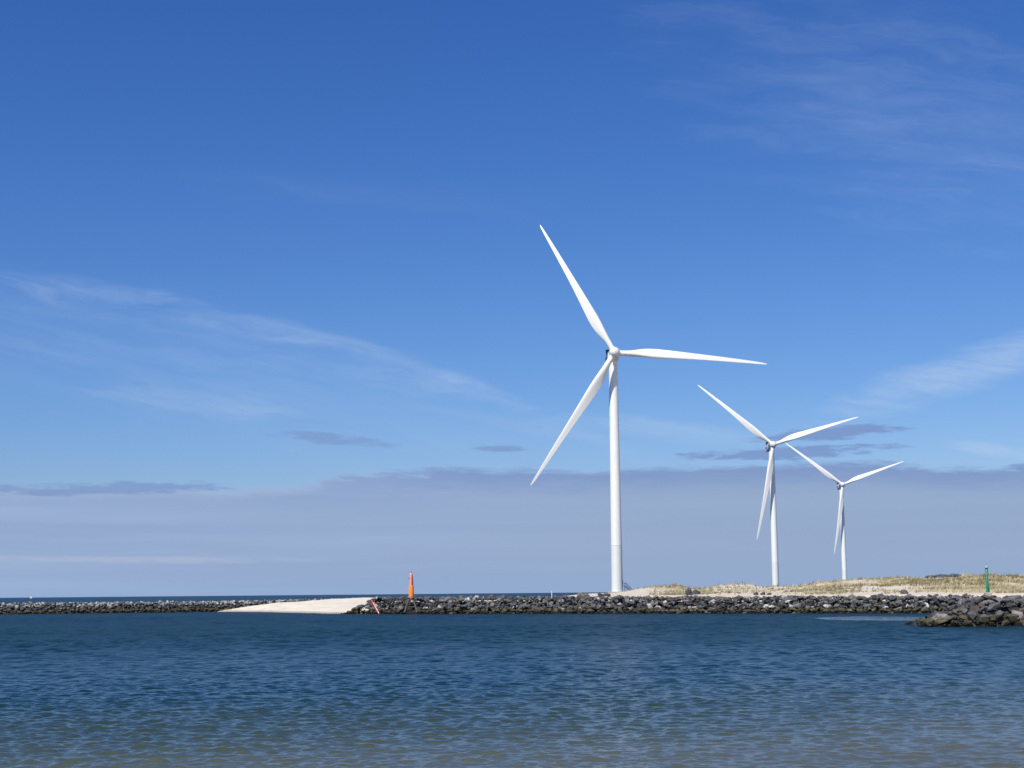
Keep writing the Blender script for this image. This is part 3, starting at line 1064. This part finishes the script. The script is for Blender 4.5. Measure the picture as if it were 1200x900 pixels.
def green_beacon(x, y, z):
    root = empty('harbour_beacon', (x, y, z), 'slim green harbour beacon post with pale cap on the right-hand mole', 'beacon')
    link('base_block', box('base_block', (-0.36, -0.36, -1.0), (0.36, 0.36, 0.16), M['concrete'], 0.05, 1), root)
    link('post', lathe('post', [(0.20, 0.16), (0.17, 0.3), (0.16, 3.0), (0.14, 3.02)], M['green'], 20), root)
    link('ladder', tube('ladder', (0.22, -0.05, 0.16), (0.21, -0.05, 0.75), 0.05, M['green']), root)
    link('cap_plate', lathe('cap_plate', [(0.15, 3.02), (0.27, 3.03), (0.27, 3.07), (0.15, 3.08)], M['pale_green'], 20, False), root)
    lt = link('lantern', lathe('lantern', [(0.12, 3.08), (0.13, 3.25), (0.05, 3.33)], M['pale_green'], 14), root)
    link('lightning_rod', tube('lightning_rod', (0, 0, 3.3), (0, 0, 3.6), 0.02, M['steel']), lt)


orange_beacon(BEACON.x, BEACON.y, 0.72)
green_beacon(55.75, 182.5, 3.6)

# slanting red pole, its highlight added as a pale strip, lying on the stones of the breakwater head
pole = empty('marker_pole', (-28.8, 331.5, 0), 'slanting red pole leaning on the stones at the breakwater head', 'pole')
pa, pb = Vector((0, 0, 0.0)), Vector((-1.9, 3.2, 2.9))
link('shaft', tube('shaft', pa, pb, 0.17, M['red'], None, 10), pole)
link('stripe', tube('stripe', pa.lerp(pb, 0.04) + Vector((0.02, -0.13, 0.05)), pa.lerp(pb, 0.8) + Vector((0.02, -0.13, 0.05)), 0.07, M['pole_highlight'], None, 8), pole)  # lengthwise highlight of the red shaft, put on as pale colour

post = empty('marker_post', ((644 - 600) / 1800 * 316, 316, 3.2), 'thin white post standing on the breakwater crest left of the nearest turbine', 'post')
link('shaft', tube('shaft', (0, 0, -0.3), (0, 0, 1.15), 0.09, M['white']), post)
link('cap', lathe('cap', [(0.1, 1.15), (0.14, 1.18), (0.05, 1.3)], M['white'], 10), post)


def sailboat(x, y):
    root = empty('sailboat', (x, y, 0), 'tiny white sailing boat on the sea horizon at the far left', 'boat')
    rings = []
    for q, hw in ((-4.5, 0.9), (-2, 1.5), (1, 1.45), (3.5, 0.7), (4.8, 0.05)):
        rings.append([(q, -hw, 1.1), (q, -hw * 0.6, 0.0), (q, 0, -0.5), (q, hw * 0.6, 0.0), (q, hw, 1.1)])
    v, f = loft(rings)
    link('hull', mesh_from('hull', v, f, M['white']), root)
    link('mast', tube('mast', (0.6, 0, 1.0), (0.6, 0, 11.5), 0.09, M['steel'], 0.05), root)
    for nm, pts in (('mainsail', [(0.5, 1.9), (0.5, 11.2), (-3.9, 2.1)]), ('foresail', [(4.6, 1.3), (0.9, 9.6), (0.9, 1.8)])):
        v, f = [], []
        for sgn in (-0.03, 0.03):
            v += [(px, sgn + 0.25 * math.sin(pz * 0.25), pz) for px, pz in pts]
        f = [(0, 1, 2), (5, 4, 3), (0, 3, 4, 1), (1, 4, 5, 2), (2, 5, 3, 0)]
        link(nm, mesh_from(nm, v, f, M['white']), root)


sailboat(-1870.0, 6000.0)
